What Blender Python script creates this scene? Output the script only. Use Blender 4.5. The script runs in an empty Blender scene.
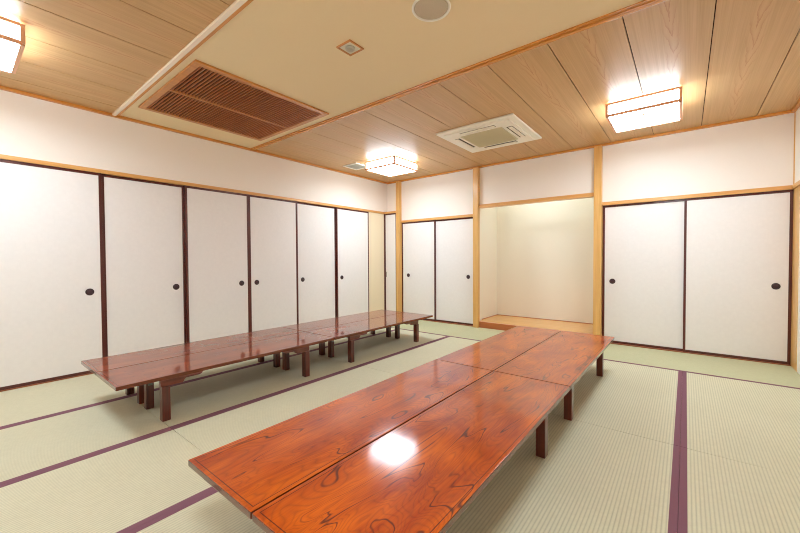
import bpy, bmesh, math, random
from mathutils import Vector, Matrix
random.seed(7)
S = bpy.context.scene
COL = S.collection
PI = math.pi

# ------------------------------------------------------------------ helpers
class MB:
    """collects shapes and links them as one mesh object"""
    def __init__(self):
        self.bm = bmesh.new()
    def box(self, x0, x1, y0, y1, z0, z1, bev=0.0, mi=0):
        bm = bmesh.new()
        bmesh.ops.create_cube(bm, size=1)
        for v in bm.verts:
            v.co = Vector(((x0+x1)/2+v.co.x*(x1-x0), (y0+y1)/2+v.co.y*(y1-y0), (z0+z1)/2+v.co.z*(z1-z0)))
        if bev > 0:
            bmesh.ops.bevel(bm, geom=list(bm.edges), offset=bev, segments=2, profile=.6, affect='EDGES')
        self._merge(bm, mi)
        return self
    def prism(self, pts, axis, a0, a1, mi=0, bev=0.0):
        """extrude a closed outline; axis 0: pts=(y,z); 1: pts=(x,z); 2: pts=(x,y)"""
        bm = bmesh.new()
        def mk(p, a):
            return (a, p[0], p[1]) if axis == 0 else ((p[0], a, p[1]) if axis == 1 else (p[0], p[1], a))
        va = [bm.verts.new(mk(p, a0)) for p in pts]
        vb = [bm.verts.new(mk(p, a1)) for p in pts]
        n = len(pts)
        bm.faces.new(va); bm.faces.new(vb[::-1])
        for i in range(n):
            bm.faces.new((va[i], vb[i], vb[(i+1) % n], va[(i+1) % n]))
        bmesh.ops.recalc_face_normals(bm, faces=bm.faces)
        if bev > 0:
            bmesh.ops.bevel(bm, geom=list(bm.edges), offset=bev, segments=1, affect='EDGES')
        self._merge(bm, mi)
        return self
    def lathe(self, prof, mat=None, seg=40, mi=0):
        """prof: list of (r, h) revolved about local z; mat places it"""
        bm = bmesh.new()
        rings = []
        for r, h in prof:
            if r < 1e-6:
                rings.append([bm.verts.new((0, 0, h))])
            else:
                rings.append([bm.verts.new((r*math.cos(2*PI*k/seg), r*math.sin(2*PI*k/seg), h)) for k in range(seg)])
        for a, b in zip(rings, rings[1:]):
            for k in range(seg):
                k2 = (k+1) % seg
                if len(a) == 1: bm.faces.new((a[0], b[k], b[k2]))
                elif len(b) == 1: bm.faces.new((a[k], b[0], a[k2]))
                else: bm.faces.new((a[k], b[k], b[k2], a[k2]))
        bmesh.ops.recalc_face_normals(bm, faces=bm.faces)
        for f in bm.faces: f.smooth = True
        if mat is not None: bm.transform(mat)
        self._merge(bm, mi)
        return self
    def _merge(self, bm, mi):
        for f in bm.faces: f.material_index = mi
        me = bpy.data.meshes.new('tmp'); bm.to_mesh(me); bm.free()
        self.bm.from_mesh(me); bpy.data.meshes.remove(me)
    def build(self, name, mats, parent=None, loc=(0, 0, 0)):
        me = bpy.data.meshes.new(name)
        self.bm.to_mesh(me); self.bm.free()
        for m in (mats if isinstance(mats, (list, tuple)) else [mats]): me.materials.append(m)
        o = bpy.data.objects.new(name, me); COL.objects.link(o)
        if parent is not None:
            o.parent = parent
        o.location = loc
        return o

def tag(o, label=None, cat=None, group=None, kind=None):
    if label: o['label'] = label
    if cat: o['category'] = cat
    if group: o['group'] = group
    if kind: o['kind'] = kind
    return o
def empty(name, loc, rz=0):
    o = bpy.data.objects.new(name, None); COL.objects.link(o)
    o.location = loc; o.rotation_euler = (0, 0, rz); o.empty_display_size = .1
    return o

# ------------------------------------------------------------------ materials
def srgb(r, g, b):
    f = lambda c: (c/255/12.92) if c/255 <= .04045 else ((c/255+.055)/1.055)**2.4
    return (f(r), f(g), f(b), 1)
class NT:
    def __init__(self, name):
        self.m = bpy.data.materials.new(name); self.m.use_nodes = True
        self.t = self.m.node_tree; self.t.nodes.clear()
        self.out = self.n('ShaderNodeOutputMaterial')
        self.b = self.n('ShaderNodeBsdfPrincipled')
        self.t.links.new(self.b.outputs[0], self.out.inputs[0])
    def n(self, k, **kw):
        nd = self.t.nodes.new(k)
        for a, v in kw.items():
            if a.startswith('i_'):
                nd.inputs[int(a[2:])].default_value = v
            else: setattr(nd, a, v)
        return nd
    def l(self, a, b): self.t.links.new(a, b)
    def math(self, op, a, b=None, c=None, clamp=False):
        nd = self.n('ShaderNodeMath', operation=op); nd.use_clamp = clamp
        for i, v in enumerate((a, b, c)):
            if v is None: continue
            if isinstance(v, (int, float)): nd.inputs[i].default_value = v
            else: self.l(v, nd.inputs[i])
        return nd.outputs[0]
    def ramp(self, f, stops):
        nd = self.n('ShaderNodeValToRGB'); self.l(f, nd.inputs[0])
        el = nd.color_ramp.elements
        while len(el) < len(stops): el.new(.5)
        for e, (p, c) in zip(el, stops): e.position = p; e.color = c
        return nd.outputs[0]
    def mix(self, f, a, b, mode='MIX'):
        nd = self.n('ShaderNodeMix', data_type='RGBA', blend_type=mode)
        for s, v in ((nd.inputs[0], f), (nd.inputs[6], a), (nd.inputs[7], b)):
            if isinstance(v, (int, float, tuple)): s.default_value = v
            else: self.l(v, s)
        return nd.outputs[2]
    def coord(self, scale=(1, 1, 1), obj=True, loc=(0, 0, 0)):
        tc = self.n('ShaderNodeTexCoord'); mp = self.n('ShaderNodeMapping')
        mp.inputs['Scale'].default_value = scale; mp.inputs['Location'].default_value = loc
        self.l(tc.outputs['Object'], mp.inputs[0]); return mp.outputs[0]
    def noise(self, v, s, d=3, r=.5, dist=0):
        nd = self.n('ShaderNodeTexNoise'); self.l(v, nd.inputs['Vector'])
        nd.inputs['Scale'].default_value = s; nd.inputs['Detail'].default_value = d
        nd.inputs['Roughness'].default_value = r; nd.inputs['Distortion'].default_value = dist
        return nd.outputs[0]
    def bump(self, h, s, d=.01):
        nd = self.n('ShaderNodeBump'); self.l(h, nd.inputs['Height'])
        nd.inputs['Strength'].default_value = s; nd.inputs['Distance'].default_value = d
        self.l(nd.outputs[0], self.b.inputs['Normal'])
    def set(self, rough=.5, spec=.5, coat=0, coat_r=.05, metal=0, color=None):
        self.b.inputs['Roughness'].default_value = rough
        self.b.inputs['Specular IOR Level'].default_value = spec
        self.b.inputs['Coat Weight'].default_value = coat
        self.b.inputs['Coat Roughness'].default_value = coat_r
        self.b.inputs['Metallic'].default_value = metal
        if color is not None:
            if isinstance(color, tuple): self.b.inputs['Base Color'].default_value = color
            else: self.l(color, self.b.inputs['Base Color'])
        return self.m

def plain(name, c, rough=.5, spec=.5, metal=0, var=.03, ns=8):
    k = NT(name); v = k.coord()
    f = k.noise(v, ns, 3)
    c2 = tuple(x*(1-var*2) for x in c[:3])+(1,)
    return k.set(rough, spec, metal=metal, color=k.mix(f, c, c2))

def plaster(name, c):
    k = NT(name); v = k.coord()
    f = k.noise(v, 60, 4, .6); f2 = k.noise(v, 1.3, 2)
    col = k.mix(f, c, tuple(x*.96 for x in c[:3])+(1,))
    col = k.mix(f2, col, k.mix(.5, col, tuple(x*.97 for x in c[:3])+(1,)))
    k.bump(k.noise(v, 180, 3, .7), .25, .002)
    return k.set(.9, .2, color=col)

def paper(name, c):
    """embossed fusuma paper: faint blocky weave"""
    k = NT(name); v = k.coord()
    vo = k.n('ShaderNodeTexVoronoi', distance='CHEBYCHEV'); k.l(v, vo.inputs['Vector']); vo.inputs['Scale'].default_value = 26
    sx = k.noise(k.coord((1, 1, 14)), 14, 2); sy = k.noise(k.coord((14, 14, 1)), 14, 2)
    f = k.math('ADD', k.math('MULTIPLY', vo.outputs['Distance'], .5), k.math('MULTIPLY', k.math('ADD', sx, sy), .35), clamp=True)
    col = k.mix(f, c, tuple(x*.93 for x in c[:3])+(1,))
    k.bump(f, .15, .002)
    return k.set(.75, .3, color=col)

def wood(name, c1, c2, axis, rough=.35, coat=0., fine=1., coat_r=.08, bump=.0):
    """straight-grained wood; grain runs along axis"""
    k = NT(name)
    sc = [22, 22, 22]; sc[axis] = .9
    v = k.coord(tuple(sc))
    f = k.noise(v, 1.4*fine, 5, .6, .4)
    sc2 = [120, 120, 120]; sc2[axis] = 2.5
    g = k.noise(k.coord(tuple(sc2)), 1.3*fine, 3, .6)
    t = k.math('ADD', k.math('MULTIPLY', f, .7), k.math('MULTIPLY', g, .3))
    col = k.ramp(t, [(.33, c1), (.66, c2)])
    return k.set(rough, .5, coat, coat_r, color=col)

LAT0, LATP = .2585, .4433      # seams of the ceiling boards
def ceiling_board(name):
    """board with a cathedral figure down its middle (grain along y)"""
    k = NT(name)
    tc = k.n('ShaderNodeTexCoord'); sp = k.n('ShaderNodeSeparateXYZ'); k.l(tc.outputs['Object'], sp.inputs[0])
    x, y = sp.outputs[0], sp.outputs[1]
    q = k.math('DIVIDE', k.math('SUBTRACT', x, LAT0), LATP)
    idx = k.math('FLOOR', q); u = k.math('SUBTRACT', q, idx)
    rnd = k.math('FRACT', k.math('MULTIPLY', k.math('SINE', k.math('MULTIPLY', idx, 12.9898)), 437.58))
    # per-board shifted coordinates
    cb = k.n('ShaderNodeCombineXYZ')
    k.l(k.math('MULTIPLY', x, 1.), cb.inputs[0]); k.l(k.math('ADD', y, k.math('MULTIPLY', rnd, 17.)), cb.inputs[1]); k.l(idx, cb.inputs[2])
    def mp(s):
        m = k.n('ShaderNodeMapping'); m.inputs['Scale'].default_value = s; k.l(cb.outputs[0], m.inputs[0]); return m.outputs[0]
    wob = k.noise(mp((1.2, 1.1, 1)), 1.0, 2)
    c = k.math('ADD', .38, k.math('MULTIPLY', wob, .28))
    d = k.math('ABSOLUTE', k.math('SUBTRACT', u, c))
    wv = k.noise(mp((14, 3.5, 1)), 1.0, 4, .6)
    ph = k.math('ADD', k.math('ADD', k.math('MULTIPLY', k.math('ADD', y, k.math('MULTIPLY', rnd, 5)), 3.2), k.math('MULTIPLY', k.math('POWER', d, .8), 9)), k.math('MULTIPLY', wv, 1.7))
    fr = k.math('FRACT', ph)
    line = k.math('POWER', fr, 5)
    mask = k.math('SUBTRACT', 1, k.math('DIVIDE', d, .12), clamp=True)
    mask = k.math('POWER', mask, .8)
    fig = k.math('MULTIPLY', line, mask)
    st = k.noise(mp((150, 1.2, 1)), 1.0, 4, .6)
    st2 = k.noise(mp((28, .5, 1)), 1.0, 3, .6)
    base = k.ramp(k.math('ADD', k.math('MULTIPLY', st, .5), k.math('MULTIPLY', st2, .5)), [(.32, srgb(186, 144, 88)), (.68, srgb(214, 176, 122))])
    base = k.mix(k.math('MULTIPLY', rnd, .35), base, srgb(190, 148, 98))
    base = k.mix(k.math('MULTIPLY', mask, .45), base, srgb(214, 172, 120))
    col = k.mix(k.math('MULTIPLY', fig, .8), base, srgb(168, 92, 26))
    k.set(.42, .8, 0, color=col)
    k.bump(st, .04, .001)
    return k.m

def lacquer(name, seed, cA, cB, line, amount=1.0, ior=1.36, cr=.10, contours=5.5, w=.46, l=1.8):
    """zelkova under gloss lacquer: meandering contour figure, grain along y"""
    k = NT(name)
    v = k.coord((3.3, .8, 1.0), loc=(seed*3.1, seed*1.7, seed))
    n1 = k.noise(v, 1.6, 2.2, .38, 1.0)
    ph = k.math('MULTIPLY', n1, contours)
    fr = k.math('FRACT', ph)
    tri = k.math('ABSOLUTE', k.math('SUBTRACT', fr, .5))           # 0 at the ring line
    ln = k.math('SUBTRACT', 1, k.math('DIVIDE', tri, .040), clamp=True)
    ln = k.math('MULTIPLY', ln, 1.3, clamp=True)
    brk = k.noise(k.coord((5, 3, 1), loc=(seed, 2*seed, 0)), 2.2, 2)
    brk = k.ramp(brk, [(.34, (.12, .12, .12, 1)), (.52, (1, 1, 1, 1))])
    ln = k.math('MULTIPLY', ln, brk)
    fine = k.math('FRACT', k.math('MULTIPLY', n1, contours*6))
    fine = k.math('POWER', k.math('MULTIPLY', k.math('ABSOLUTE', k.math('SUBTRACT', fine, .5)), 2), 3)
    st = k.noise(k.coord((60, 3.0, 1), loc=(seed, 0, 0)), 1.6, 5, .65, .5)
    bl = k.noise(k.coord((3, 1.4, 1), loc=(seed, 0, 4)), 2.0, 3, .5, .5)
    t = k.math('ADD', k.math('MULTIPLY', st, .35), k.math('MULTIPLY', bl, .65))
    col = k.ramp(t, [(.34, cA), (.64, cB)])
    col = k.mix(k.math('MULTIPLY', fine, .30*amount), col, line)
    col = k.mix(k.math('MULTIPLY', ln, .8*amount), col, line)
    # inlaid line that runs round the top, 15 mm in from the edge
    tc = k.n('ShaderNodeTexCoord'); sp = k.n('ShaderNodeSeparateXYZ'); k.l(tc.outputs['Object'], sp.inputs[0])
    dx = k.math('SUBTRACT', w/2, k.math('ABSOLUTE', sp.outputs[0])); dy = k.math('SUBTRACT', l/2, k.math('ABSOLUTE', sp.outputs[1]))
    dd = k.math('MINIMUM', dx, dy)
    edge = k.math('LESS_THAN', k.math('ABSOLUTE', k.math('SUBTRACT', dd, .018)), .0018)
    col = k.mix(k.math('MULTIPLY', edge, .8), col, line)
    k.bump(k.noise(k.coord((1, 1, 1)), 9, 2), .02 if amount > .5 else .006, .01)
    k.set(.5, .15, 1.0, cr, color=col)
    k.b.inputs['Coat IOR'].default_value = ior
    return k.m

def tatami(name, axis, c1, c2):
    """woven rush: ribs run along axis (0=x, 1=y), 15.5 mm pitch"""
    k = NT(name)
    tc = k.n('ShaderNodeTexCoord'); sp = k.n('ShaderNodeSeparateXYZ'); k.l(tc.outputs['Object'], sp.inputs[0])
    a = sp.outputs[1-axis]; b = sp.outputs[axis]
    rib = k.math('ABSOLUTE', k.math('SINE', k.math('MULTIPLY', a, PI/.0155)))
    rib = k.math('POWER', rib, .6)
    sc = [90, 90, 1]; sc[axis] = 420
    th = k.noise(k.coord(tuple(sc)), 1, 2)
    bl = k.noise(k.coord((1, 1, 1)), 2.0, 3)
    blf = k.noise(k.coord((1, 1, 1)), 30.0, 3, .6)
    t = k.math('ADD', k.math('ADD', k.math('MULTIPLY', th, .35), k.math('MULTIPLY', bl, .3)), k.math('MULTIPLY', blf, .35))
    col = k.ramp(t, [(.3, c1), (.7, c2)])
    dk = tuple(x*.66 for x in c1[:3])+(1,)
    col = k.mix(k.math('MULTIPLY', k.math('SUBTRACT', 1, rib), .75), col, dk)
    k.bump(rib, .55, .0018)
    k.set(.62, .35, color=col)
    return k.m

def emis(name, c, s):
    k = NT(name)
    k.b.inputs['Base Color'].default_value = (.9, .9, .88, 1)
    k.b.inputs['Emission Color'].default_value = c
    k.b.inputs['Emission Strength'].default_value = s
    k.b.inputs['Roughness'].default_value = .4
    return k.m

LAMP = 40.5
M = dict(
    wall=plaster('wall_plaster', srgb(242, 234, 223)),
    wall_cream=plaster('cream_plaster', srgb(238, 222, 190)),
    alcove=plaster('alcove_plaster', srgb(240, 232, 216)),
    ceil=plaster('beige_ceiling_paper', srgb(238, 220, 182)),
    board=ceiling_board('ceiling_board_wood'),
    seam=plain('dark_seam', srgb(60, 28, 14), .9, .1),
    paper=paper('fusuma_paper', srgb(238, 233, 228)),
    stile=wood('dark_red_lacquer_frame', srgb(72, 26, 20), srgb(96, 38, 28), 2, .3, .2),
    stile_h=wood('dark_red_lacquer_rail', srgb(72, 26, 20), srgb(96, 38, 28), 1, .3, .2),
    sill=wood('brown_sill_wood', srgb(140, 74, 36), srgb(166, 96, 54), 0, .4),
    sill_y=wood('brown_sill_wood_side', srgb(140, 74, 36), srgb(166, 96, 54), 1, .4),
    post=wood('cypress_post', srgb(208, 154, 80), srgb(228, 182, 112), 2, .35, .15),
    beam_x=wood('cypress_beam_back', srgb(206, 146, 76), srgb(228, 174, 104), 0, .35, .15),
    beam_y=wood('cypress_beam_side', srgb(206, 146, 76), srgb(228, 174, 104), 1, .35, .15),
    trim_x=wood('orange_trim_back', srgb(196, 126, 50), srgb(218, 150, 70), 0, .22, .3),
    trim_glint=wood('trim_wood_painted_glint', srgb(246, 228, 204), srgb(250, 238, 220), 0, .25, .5),  # batten wood with the lamp's reflection painted in as a pale colour
    trim_y=wood('orange_trim_side', srgb(196, 126, 50), srgb(218, 150, 70), 1, .3, .3),
    deck=wood('alcove_deck_wood', srgb(216, 158, 84), srgb(236, 188, 116), 0, .25, .3),
    deckfront=wood('alcove_front_wood', srgb(168, 88, 40), srgb(190, 108, 54), 0, .3, .3),
    pull=plain('black_pull', srgb(54, 28, 28), .35),
    pull_in=plain('dark_pull_dish', srgb(66, 40, 42), .5),
    tat_y=tatami('tatami_lengthwise', 1, srgb(203, 198, 167), srgb(220, 215, 185)),
    tat_x=tatami('tatami_crosswise', 0, srgb(190, 190, 150), srgb(206, 206, 166)),  # weave's directional sheen put into the base colour, greener than the lengthwise mats
    under=plain('subfloor', srgb(90, 80, 60), .9),
    heri=plain('purple_cloth_border', srgb(132, 88, 100), .8, .2, ns=300, var=.06),
    legw=wood('red_brown_leg_lacquer', srgb(50, 16, 10), srgb(112, 42, 20), 2, .3, .5, fine=1.0),
    legh=wood('red_brown_rail_lacquer', srgb(84, 32, 18), srgb(140, 62, 36), 1, .3, .5),
    edge=wood('table_edge_lacquer', srgb(84, 34, 14), srgb(118, 56, 28), 1, .25, .7),
    metal=plain('dull_steel', srgb(110, 110, 104), .35, metal=.9),
    lampface=emis('glowing_lamp_paper', (.76, .90, 1.03, 1), LAMP),
    lampside=emis('glowing_lamp_side_paper', (.77, .90, 1.03, 1), LAMP*.38),
    lampframe=wood('lamp_frame_wood', srgb(222, 164, 124), srgb(236, 184, 148), 0, .4),
    white=plain('white_plastic', srgb(246, 242, 230), .4),
    white2=plain('white_plastic_flap', srgb(242, 236, 220), .35),
    slot=plain('dark_slot', srgb(70, 56, 40), .7),
    intake=plain('beige_intake_mesh', srgb(212, 204, 172), .6),
    spk=plain('speaker_grille_cloth', srgb(206, 192, 168), .7, ns=200, var=.08),
    slat=wood('dark_slat_wood', srgb(156, 84, 30), srgb(184, 106, 46), 0, .4),
    dark=plain('vent_interior', srgb(60, 28, 14), .9),
    gframe=wood('grille_frame_wood', srgb(184, 120, 54), srgb(208, 142, 72), 1, .3, .2),
    glass=plain('pale_glass', srgb(225, 222, 200), .15),
    ventgrey=plain('grey_vent_plastic', srgb(190, 188, 172), .5),
    tube=emis('glowing_tube', (.76, .94, 1.06, 1), 36.0),
)

# ------------------------------------------------------------------ room measures (metres)
XR = 5.418; YF = -6.40; ZC = 2.597; ZT = 2.5704
ZK = 1.984           # bottom of the left lintel
B0, B1 = -4.27, -2.80    # battens bounding the papered middle of the ceiling

# ---- floor: mats laid in a floor, each with its cloth borders
floor = empty('floor', (0, 0, 0)); tag(floor, 'pale green tatami mat floor with dark purple cloth borders', 'floor', kind='structure')
MB().box(-.3, XR+.3, YF-.2, 1.0, -.16, -.06).build('subfloor', M['under'], floor)
colsx = [0.0, 1.003, 1.910, 2.786, 3.668, 4.5505, XR]
rowsy = [-.9, -2.68, -4.45, YF]
HW = .031
for i in range(6):
    for j in range(3):
        x0, x1 = colsx[i]+.0006, colsx[i+1]-.0006; y1, y0 = rowsy[j]-.0012, rowsy[j+1]+.0012
        cx, cy = (x0+x1)/2, (y0+y1)/2
        mat = MB().box(x0-cx, x1-cx, y0-cy, y1-cy, -.06, 0, .002).build('tatami_mat', M['tat_y'], floor, (cx, cy, 0))
        if i > 0: MB().box(x0-cx, x0-cx+HW, y0-cy, y1-cy, -.05, .0016, .0007).build('cloth_border', M['heri'], mat)
        if i < 5: MB().box(x1-cx-HW, x1-cx, y0-cy, y1-cy, -.05, .0016, .0007).build('cloth_border', M['heri'], mat)
for xa, xb in ((0, 1.91), (1.91, 3.668), (3.668, XR)):
    x0, x1 = xa+.0008, xb-.0008; cx = (x0+x1)/2; cy = -.45
    mat = MB().box(x0-cx, x1-cx, -.4485, .46, -.06, 0, .002).build('tatami_mat', M['tat_x'], floor, (cx, cy, 0))
    MB().box(x0-cx, x1-cx, -.4485, -.4485+.032, -.05, .0016, .0007).build('cloth_border', M['heri'], mat)

# ---- walls
w = MB().box(-.12, 0, YF, .0, ZK+.036, 2.75).box(-.12, 0, -.535, 0, 0, ZK+.036, mi=1)
w.box(-.12, 0, YF, -5.17, 0, ZK+.036).box(-.16, -.12, YF, .2, 0, 2.75)
tag(w.build('wall_left', [M['wall'], M['wall_cream']]), 'cream plaster wall above the long row of sliding doors', 'wall', kind='structure')
w = MB().box(-.12, 1.90, 0, .12, 1.84, 2.75).box(1.90, 3.66, 0, .12, 1.98, 2.75).box(3.66, XR+.12, 0, .12, 1.84, 2.75)
w.box(-.12, 1.90, .075, .12, 0, 1.84).box(3.66, XR+.12, .075, .12, 0, 1.84)
tag(w.build('wall_back', M['wall']), 'cream plaster back wall above closet doors and alcove', 'wall', kind='structure')
w = MB().box(XR, XR+.12, YF, 0, 0, 2.75)
tag(w.build('wall_right', M['wall']), 'cream plaster wall at the right edge', 'wall', kind='structure')
w = MB().box(-.12, XR+.12, YF-.12, YF, 0, 2.75)
tag(w.build('wall_front', M['wall']), 'cream plaster wall behind the viewer', 'wall', kind='structure')

# ---- alcove (tokonoma)
w = MB().box(1.80, 3.78, .812, .90, 0, 2.6)
w.box(1.89, 1.935, .003, .12, 0, 1.9795).box(3.64, 3.74, .075, .12, 0, 1.9795).box(1.82, 1.905, .12, .812, 0, 2.6).box(3.66, 3.74, .12, .812, 0, 2.6).box(1.82, 3.74, .12, .812, 2.5, 2.6)
tag(w.build('wall_alcove', M['alcove']), 'cream plaster lining of the recessed alcove', 'wall', kind='structure')
a = empty('alcove_platform', (2.78, .4, 0)); tag(a, 'raised golden wood alcove floor with reddish front board', 'platform', kind='structure')
MB().box(1.936-2.78, 3.6395-2.78, .02-.4, .1205-.4, .06, .097, .001).box(1.906-2.78, 3.659-2.78, .1205-.4, .811-.4, .06, .097, .001).build('deck_board', M['deck'], a)
MB().box(1.96-2.78, 3.612-2.78, -.025-.4, .02-.4, 0.0005, .0972, .002).build('front_board', M['deckfront'], a)
# thin base strip where wall meets deck
s = MB().box(1.906, 3.659, .800, .8115, .0975, .106).box(1.9055, 1.915, .125, .800, .0975, .106)
tag(s.build('baseboard_alcove', M['deckfront']), 'thin brown strip at the foot of the alcove wall', 'baseboard', kind='structure')
# hidden tube lamp above the alcove opening
t = empty('alcove_lamp', (2.78, .2, 2.2)); tag(t, 'slim tube lamp hidden behind the alcove lintel', 'lamp')
MB().box(-.45, .45, -.07, -.035, -.04, .04, .004).build('housing', M['white'], t)
MB().lathe([(0, -.42), (.015, -.42), (.015, .42), (0, .42)], Matrix.Rotation(PI/2, 4, 'Y'), 20).build('tube', M['tube'], t)

# ---- posts
PD = -.068
n = 0
def trim(mb, mat, label):
    global n
    n += 1
    return tag(mb.build('trim_%d' % n, mat), label, 'trim', kind='structure')
trim(MB().box(.294, .352, -.10, .07, 0, ZT-.0005, .002), M['post'], 'pale wooden post nearest the left corner of the back wall')
trim(MB().box(1.871, 1.958, PD, .002, 0, ZT-.0005, .002), M['post'], 'pale wooden post on the left side of the alcove')
trim(MB().box(3.615, 3.705, PD, .074, 0, ZT-.0005, .002), M['post'], 'pale wooden post on the right side of the alcove')
trim(MB().box(XR-.003, XR+.02, -.24, .07, 0, 1.80, .001), M['post'], 'pale wooden corner post at the right edge below the lintel')
trim(MB().box(XR-.008, XR+.02, -.010, .02, 1.842, ZT-.0005, .001), M['post'], 'thin wooden corner strip between the back and right walls')

# ---- lintels (kamoi) and sills
trim(MB().box(-.119, .018, -5.17, -.095, ZK, ZK+.037, .002), M['beam_y'], 'long pale lintel above the left row of sliding doors')
trim(MB().box(.0, .2935, -.108, -.0005, ZK, ZK+.037, .002), M['beam_x'], 'short lintel above the narrow door in the corner')
trim(MB().box(.3525, 1.8705, -.022, .075, 1.80, 1.842, .002), M['beam_x'], 'pale lintel above the closet doors left of the alcove')
trim(MB().box(1.9585, 3.6145, -.03, .0745, 1.930, 1.981, .002), M['beam_x'], 'pale lintel across the top of the alcove')
trim(MB().box(3.7055, XR-.001, -.022, .075, 1.80, 1.842, .002), M['beam_x'], 'pale lintel above the closet doors right of the alcove')
trim(MB().box(XR-.017, XR+.02, YF+.01, -.023, 1.80, 1.842, .002), M['beam_y'], 'pale lintel along the right wall')
trim(MB().box(-.119, .012, -5.17, -.54, .0, .010, .002), M['sill_y'], 'brown grooved sill below the left row of sliding doors')
trim(MB().box(.3525, 1.8705, -.012, .075, .0, .010, .002), M['sill'], 'brown sill below the closet doors left of the alcove')
trim(MB().box(3.7055, XR-.0035, -.012, .075, .0, .010, .002), M['sill'], 'brown sill below the closet doors right of the alcove')

# ---- ceiling
ceil = empty('ceiling', (0, 0, ZC)); tag(ceil, 'wooden board ceiling with a beige papered band across the middle', 'ceiling', kind='structure')
MB().box(-.12, XR+.12, B0, B1, 0, .08).build('papered_panel', M['ceil'], ceil)
edges = [-.12]+[LAT0+LATP*k for k in range(0, 12)]+[XR+.12]
for ya, yb in ((YF-.1, B0-.001), (B1+.001, .115)):
    for xa, xb in zip(edges, edges[1:]):
        MB().box(xa+.0032, xb-.0032, ya, yb, 0, .012).build('ceiling_board', M['board'], ceil)
    MB().box(-.12, XR+.12, ya, yb, .0125, .08).build('seam_backing', M['seam'], ceil)
MB().box(-.2, XR+.2, YF-.2, 1.0, .09, .2).build('roof_slab', M['under'], ceil)
trim(MB().box(0, .034, YF, -.0345, ZT, ZC-.0003, .003), M['trim_y'], 'orange wooden cornice along the left wall')
trim(MB().box(0, XR, -.034, 0, ZT, ZC-.0003, .003), M['trim_x'], 'orange wooden cornice along the back wall')
trim(MB().box(XR-.034, XR, YF, -.0345, ZT, ZC-.0003, .003), M['trim_y'], 'orange wooden cornice along the right wall')
trim(MB().box(.0345, XR-.0345, B0-.028, B0+.004, ZC-.020, ZC-.0003, .004), M['trim_glint'], 'outer half of the ceiling batten nearer the viewer, lamp glint painted in pale')
trim(MB().box(.0345, XR-.0345, B0+.0055, B0+.030, ZC-.012, ZC-.0003, .003), M['trim_x'], 'inner half of the ceiling batten nearer the viewer')
trim(MB().box(.0345, XR-.0345, B1-.026, B1-.004, ZC-.012, ZC-.0003, .003), M['trim_x'], 'narrow inner half of the far ceiling batten')
trim(MB().box(.0345, XR-.0345, B1-.003, B1+.028, ZC-.020, ZC-.0003, .004), M['trim_x'], 'orange outer half of the far ceiling batten')

# ------------------------------------------------------------------ sliding doors
def pull(parent, loc, rot, r=.034):
    o = MB().lathe([(0, 0), (r*1.0, 0), (r, .0025), (r*.86, .004), (r*.78, .002), (r*.76, -.001), (0, -.001)], rot, 36).build('door_pull', M['pull'], parent, loc)
    MB().lathe([(0, .0), (r*.74, .0), (r*.70, .0012), (0, .0008)], rot, 30).build('dish', M['pull_in'], o)
    return o
RX = Matrix.Rotation(PI/2, 4, 'Y'); RY = Matrix.Rotation(PI/2, 4, 'X')
dn = 0
def door_left(y0, y1, track, py, label, st=.024, z1=ZK-.0005):
    global dn; dn += 1
    xf = 0.004 - track*.024          # face
    cy = (y0+y1)/2; d = empty('door_%d' % dn, (xf-.01, cy, .010))
    tag(d, label, 'sliding door', 'paper sliding doors along the left wall', 'structure')
    a, b = y0-cy, y1-cy; h = z1-.010
    MB().box(-.008, .0085, a+st, b-st, .028, h-.026).build('paper_panel', M['paper'], d)
    f = MB().box(-.010, .011, a, a+st, 0, h, .0015).box(-.010, .011, b-st, b, 0, h, .0015)
    f.box(-.0099, .0105, a+st, b-st, 0, .028, .001).box(-.0099, .0105, a+st, b-st, h-.026, h, .001)
    f.build('frame', M['stile'], d)
    pull(d, (.0095, py-cy, .808-.010), RX)
def door_back(x0, x1, track, px, label, group, st=.024, z1=1.7995, yb=0.0, ph=.811, pr=.034):
    global dn; dn += 1
    yf = yb + .002 + track*.024
    cx = (x0+x1)/2; d = empty('door_%d' % dn, (cx, yf+.01, .010))
    tag(d, label, 'sliding door', group, 'structure')
    a, b = x0-cx, x1-cx; h = z1-.010
    MB().box(a+st, b-st, -.0085, .008, .028, h-.026).build('paper_panel', M['paper'], d)
    f = MB().box(a, a+st, -.011, .010, 0, h, .0015).box(b-st, b, -.011, .010, 0, h, .0015)
    f.box(a+st, b-st, -.0105, .0099, 0, .028, .001).box(a+st, b-st, -.0105, .0099, h-.026, h, .001)
    f.build('frame', M['stile'], d)
    if px is not None: pull(d, (px-cx, -.0095, ph-.010), RY, pr)
Y = [-5.155, -4.386, -3.627, -2.851, -2.088, -1.314, -.5475]
names = ['white paper sliding door cut by the left edge of the picture',
         'white paper sliding door, second from the left edge of the picture',
         'white paper sliding door, third from the left, pull at its far edge',
         'white paper sliding door, fourth from the left, pull at its near edge',
         'white paper sliding door, fifth from the left, second from the cream wall strip',
         'white paper sliding door beside the narrow cream wall strip']
P = [-4.496, -3.726, -2.96, -2.747, -1.981, -1.204]
for k in range(6):
    tr = 1 if k in (1, 4) else 0
    e = -.0006
    y0, y1 = Y[k], Y[k+1]
    if tr: y0 -= e; y1 += e
    else:
        y0 += .0006; y1 -= .0006
    if k == 5: y1 = -.5365
    if k == 0: y0 = -5.169
    door_left(y0, y1, tr, P[k], names[k])
gb = 'paper closet doors along the back wall'
door_back(.0185, .2925, 0, None, 'narrow white paper door squeezed between corner strip and first post', gb, z1=ZK-.0005, yb=-.098, st=.014)
o = MB().box(.045, .055, -.0035, 0, .76, .86, .001).build('door_pull', M['pull'], bpy.data.objects['door_7'], (-.1555, -.0075, 0))
door_back(.3545, 1.104, 0, .505, 'left white paper closet door left of the alcove', gb)
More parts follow.
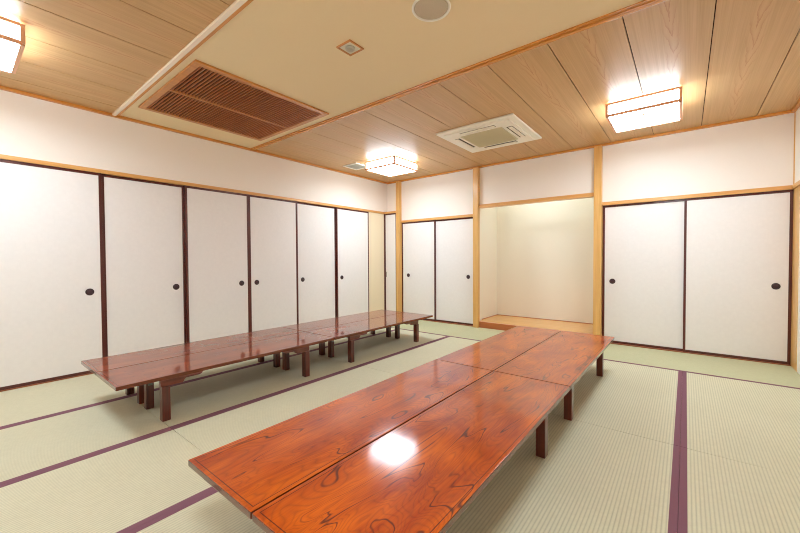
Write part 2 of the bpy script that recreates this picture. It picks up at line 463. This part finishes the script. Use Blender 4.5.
door_back(1.080, 1.869, 1, 1.738, 'right white paper closet door left of the alcove', gb)
door_back(3.708, 4.574, 1, 3.821, 'left white paper closet door right of the alcove', gb)
door_back(4.547, XR-.0038, 0, 5.301, 'right white paper closet door at the right edge', gb)
trim(MB().box(-.02, .018, -.108, -.0855, .0, ZK-.001, .002), M['stile'], 'dark lacquered corner strip between cream wall and narrow door')

# ------------------------------------------------------------------ low tables
T = .33
TOPS = {}
def table(x0, x1, y0, y1, label, group, seed, cA, cB, line, amt):
    cx, cy = (x0+x1)/2, (y0+y1)/2; w, l = (x1-x0)/2-.003, (y1-y0)/2-.0035
    t = empty('low_table', (cx, cy, 0.0017)); tag(t, label, 'table', group)
    m = lacquer('zelkova_lacquer_%s' % chr(97+seed), seed, cA, cB, line, amt, 1.55 if amt < .5 else 1.42, .05 if amt < .5 else .10, w=2*w, l=2*l)
    zt = T-.0017
    tt = MB().box(-w, w, -l, l, zt-.026, zt, .0045).build('tabletop', [m, M['edge']], t)
    for pf in tt.data.polygons:
        if abs(pf.normal.z) < .5 or pf.normal.z < -.5: pf.material_index = 1
    ix, iy = .078, .292
    for sy in (-1, 1):
        yl = sy*(l-iy)
        MB().box(-w+ix+.03, w-ix-.03, yl-.018, yl+.018, zt-.066, zt-.0265, .002).build('crossbar', M['legh'], t)
        for sx in (-1, 1):
            xl = sx*(w-ix)
            # leg, slightly chamfered
            lg = MB().box(xl-.026, xl+.026, yl-.026, yl+.026, 0, zt-.0885, .004).build('leg', M['legw'], t)
            MB().box(xl-sx*.034, xl-sx*.027, yl-.014, yl+.014, zt-.15, zt-.07, .001).build('hinge_plate', M['metal'], lg)
            # stepped bracket under the top, long end towards the middle
            d = -sy
            prof = [(-.032, 0), (-.032, -.030), (-.030, -.046), (-.028, -.062), (.105, -.062), (.116, -.056), (.122, -.042), (.130, -.036), (.225, -.036), (.240, -.028), (.250, -.012), (.256, 0)]
            pts = [(yl+d*a, zt-.0265+z) for a, z in prof]
            MB().prism(pts, 0, xl-.016, xl+.016, bev=.0015).build('leg_bracket', M['legh'], t)
    return t
LA, LB, LL = srgb(116, 44, 18), srgb(150, 68, 30), srgb(84, 26, 18)
RA, RB, RL = srgb(146, 44, 0), srgb(204, 94, 0), srgb(66, 20, 18)
gl, gr = 'low lacquered tables in the row by the left doors', 'low lacquered tables in the row nearest the viewer'
lx = [.865, 1.332, 1.8205]; ly = [-4.7235, -2.950, -1.1600]
rx = [3.040, 3.519, 4.022]; ry = [-4.7787, -2.9876, -1.2372]
table(lx[1], lx[2], ly[0], ly[1], 'red-brown low table, left row, near end, side facing the open floor', gl, 1, LA, LB, LL, .45)
table(lx[0], lx[1], ly[0], ly[1], 'red-brown low table, left row, near end, side facing the doors', gl, 2, LA, LB, LL, .45)
table(lx[1], lx[2], ly[1], ly[2], 'red-brown low table, left row, far end, side facing the open floor', gl, 3, LA, LB, LL, .45)
table(lx[0], lx[1], ly[1], ly[2], 'red-brown low table, left row, far end, side facing the doors', gl, 4, LA, LB, LL, .45)
table(rx[0], rx[1], ry[0], ry[1], 'orange-brown low table, front row, near end, left half', gr, 5, RA, RB, RL, 1.)
table(rx[1], rx[2], ry[0], ry[1], 'orange-brown low table with bright lamp reflection, front row, near end, right half', gr, 6, RA, RB, RL, 1.)
table(rx[0], rx[1], ry[1], ry[2], 'orange-brown low table, front row, far end before the alcove, left half', gr, 7, RA, RB, RL, .8)
table(rx[1], rx[2], ry[1], ry[2], 'orange-brown low table, front row, far end before the alcove, right half', gr, 8, RA, RB, RL, .8)

# ------------------------------------------------------------------ ceiling lamps
def lamp(cx, cy, label):
    h = .277; z0 = 2.460 - ZC; t = empty('ceiling_lamp', (cx, cy, ZC)); tag(t, label, 'lamp', 'square ceiling lamps')
    MB().box(-.10, .10, -.10, .10, -.03, -.0005, .003).build('ceiling_mount', M['lampframe'], t)
    d = MB().box(-h+.006, h-.006, -h+.006, h-.006, z0+.004, -.034, .004).build('diffuser', [M['lampside'], M['lampface']], t)
    for pf in d.data.polygons:
        if pf.normal.z < -.5: pf.material_index = 1
    f = MB(); b = .0105
    for sx in (-1, 1):
        for sy in (-1, 1):
            f.box(sx*h-b, sx*h+b, sy*h-b, sy*h+b, z0, -.022)
    for zz in (z0+.003, -.027):
        e = .0095
        for s_ in (-1, 1):
            f.box(-h+b, h-b, s_*h-b, s_*h+b, zz-e, zz+e)
            f.box(s_*h-b, s_*h+b, -h+b, h-b, zz-e, zz+e)
    # thin bars over the lower face
    f.box(-.005, .005, -h+b, h-b, z0-.0005, z0+.003)
    f.build('frame', M['lampframe'], t)
lamp(4.243, -1.140, 'square glowing ceiling lamp above the right closet doors')
lamp(1.060, -1.135, 'square glowing ceiling lamp near the far left corner')
lamp(1.065, -5.312, 'square glowing ceiling lamp cut by the left edge of the picture')
lamp(4.243, -5.312, 'square glowing ceiling lamp overhead behind the viewer')

# ------------------------------------------------------------------ ceiling air conditioner
ac = empty('ceiling_air_conditioner', (2.712, -1.277, ZC)); tag(ac, 'square white cassette air conditioner set in the board ceiling', 'air conditioner')
H = .468; s0 = .255
MB().box(-H, H, -H, H, -.024, -.0006, .010).box(-.40, .40, -.40, .40, -.034, -.018, .008).build('cover', M['white'], ac)
g = MB().box(-s0, s0, -s0, s0, -.040, -.030, .003)
for k in range(24):
    yy = -s0+.02+k*(2*s0-.04)/23
    g.box(-s0+.012, s0-.012, yy-.003, yy+.003, -.044, -.038)
g.build('intake_grille', M['intake'], ac)
for k, (dx, dy) in enumerate(((0, -1), (1, 0), (0, 1), (-1, 0))):
    R = .325; hw = .21
    sl = MB(); fl = MB()
    if dx == 0:
        sl.box(-hw, hw, dy*R-.034, dy*R+.034, -.0352, -.030); fl.box(-hw+.004, hw-.004, dy*R-.022+dy*.008, dy*R+.022+dy*.008, -.043, -.036, .002)
    else:
        sl.box(dx*R-.034, dx*R+.034, -hw, hw, -.0352, -.030); fl.box(dx*R-.022+dx*.008, dx*R+.022+dx*.008, -hw+.004, hw-.004, -.043, -.036, .002)
    so = sl.build('air_slot', M['slot'], ac); fl.build('flap', M['white2'], so)

# ------------------------------------------------------------------ large wooden return-air grille
gx0, gx1, gy0, gy1 = .442, 1.728, -4.187, -2.922
gcx, gcy = (gx0+gx1)/2, (gy0+gy1)/2; hx, hy = (gx1-gx0)/2, (gy1-gy0)/2
g = empty('ceiling_grille', (gcx, gcy, ZC)); tag(g, 'large wooden slatted ventilation grille in the beige ceiling band', 'grille')
fw = .05
f = MB().box(-hx, hx, -hy, -hy+fw, -.018, -.0005, .003).box(-hx, hx, hy-fw, hy, -.018, -.0005, .003)
f.box(-hx, -hx+fw, -hy+fw, hy-fw, -.0175, -.0005, .003).box(hx-fw, hx, -hy+fw, hy-fw, -.0175, -.0005, .003)
f.build('frame', M['gframe'], g)
bx = 1.068-gcx
MB().box(bx-.014, bx+.014, -hy+fw, hy-fw, -.016, -.0006, .002).build('middle_bar', M['gframe'], g)
MB().box(-hx+fw, hx-fw, -hy+fw, hy-fw, -.0015, -.0005).build('dark_backing', M['dark'], g)
for a, b in ((-hx+fw, bx-.014), (bx+.014, hx-fw)):
    s = MB(); nn = 42
    for k in range(nn):
        yy = -hy+fw+(k+.5)*(2*hy-2*fw)/nn
        s.box(a, b, yy-.0055, yy+.0055, -.0155, -.0045)
    s.build('slat_panel', M['slat'], g)

# ------------------------------------------------------------------ round speaker, square downlight, small vent
s = empty('ceiling_speaker', (3.378, -3.543, ZC)); tag(s, 'round white ceiling speaker in the beige band at the top edge', 'speaker')
FL = Matrix.Rotation(PI, 4, 'X')
MB().lathe([(.100, .0005), (.115, .0005), (.115, .005), (.112, .010), (.105, .011), (.102, .006), (.100, .0005)], FL, 64).build('rim', M['white'], s)
MB().lathe([(0, .0105), (.05, .010), (.096, .007), (.1015, .0015), (0, .0012)], FL, 64).build('grille', M['spk'], s)
d = empty('downlight', (2.717, -3.569, ZC)); tag(d, 'small square wood-framed downlight in the beige ceiling band', 'downlight')
q = .068; b = .012
f = MB().box(-q, q, -q, -q+b, -.010, -.0005, .001).box(-q, q, q-b, q, -.010, -.0005, .001).box(-q, -q+b, -q+b, q-b, -.0098, -.0005, .001).box(q-b, q, -q+b, q-b, -.0098, -.0005, .001)
f.build('frame', M['gframe'], d)
MB().box(-q+b, q-b, -q+b, q-b, -.004, -.0005).build('plate', M['glass'], d)
MB().lathe([(0, .0045), (.012, .0045), (.016, .012), (.030, .016), (.034, .012), (.034, .0042), (0, .0042)], FL, 40).build('bulb_ring', M['ventgrey'], d)
v = empty('ceiling_vent', (.455, -1.29, ZC)); tag(v, 'small grey ventilation grille beside the far corner ceiling lamp', 'vent')
f = MB().box(-.15, .15, -.15, -.125, -.014, -.0005, .002).box(-.15, .15, .125, .15, -.014, -.0005, .002).box(-.15, -.125, -.125, .125, -.0138, -.0005, .002).box(.125, .15, -.125, .125, -.0138, -.0005, .002)
f.build('frame', M['white'], v)
f = MB().box(-.125, .125, -.125, .125, -.004, -.0005)
for k in range(10):
    yy = -.1125+k*.025; f.box(-.125, .125, yy-.008, yy+.006, -.011, -.0045)
f.build('louvres', M['ventgrey'], v)

# ------------------------------------------------------------------ world, camera, view
wd = bpy.data.worlds.new('world'); S.world = wd; wd.use_nodes = True
wd.node_tree.nodes['Background'].inputs[0].default_value = (.9, .95, 1, 1)
wd.node_tree.nodes['Background'].inputs[1].default_value = .3
cx, cy, cz, yaw, pitch, roll, f = 4.567, -5.342, 1.1144, .6732, -.0208, -.0052, 358.498
Fv = Vector((-math.sin(yaw), math.cos(yaw), 0)); R = Vector((math.cos(yaw), math.sin(yaw), 0)); U = Vector((0, 0, 1))
F2 = Fv*math.cos(pitch)+U*math.sin(pitch); U2 = U*math.cos(pitch)-Fv*math.sin(pitch)
R3 = R*math.cos(roll)+U2*math.sin(roll); U3 = U2*math.cos(roll)-R*math.sin(roll)
cam = bpy.data.cameras.new('camera'); co = bpy.data.objects.new('camera', cam); COL.objects.link(co)
mt = Matrix((( R3.x, U3.x, -F2.x, cx), (R3.y, U3.y, -F2.y, cy), (R3.z, U3.z, -F2.z, cz), (0, 0, 0, 1)))
co.matrix_world = mt
cam.sensor_width = 36; cam.lens = f/800*36; cam.clip_start = .02
S.camera = co
S.view_settings.view_transform = 'Standard'; S.view_settings.look = 'None'
S.view_settings.gamma = 1; S.view_settings.use_curve_mapping = False
S.view_settings.exposure = 0.0
S.cycles.max_bounces = 12; S.cycles.diffuse_bounces = 8; S.cycles.glossy_bounces = 6
S.cycles.sample_clamp_indirect = 8
S.cycles.use_denoising = True
S.cycles.filter_width = 1.05
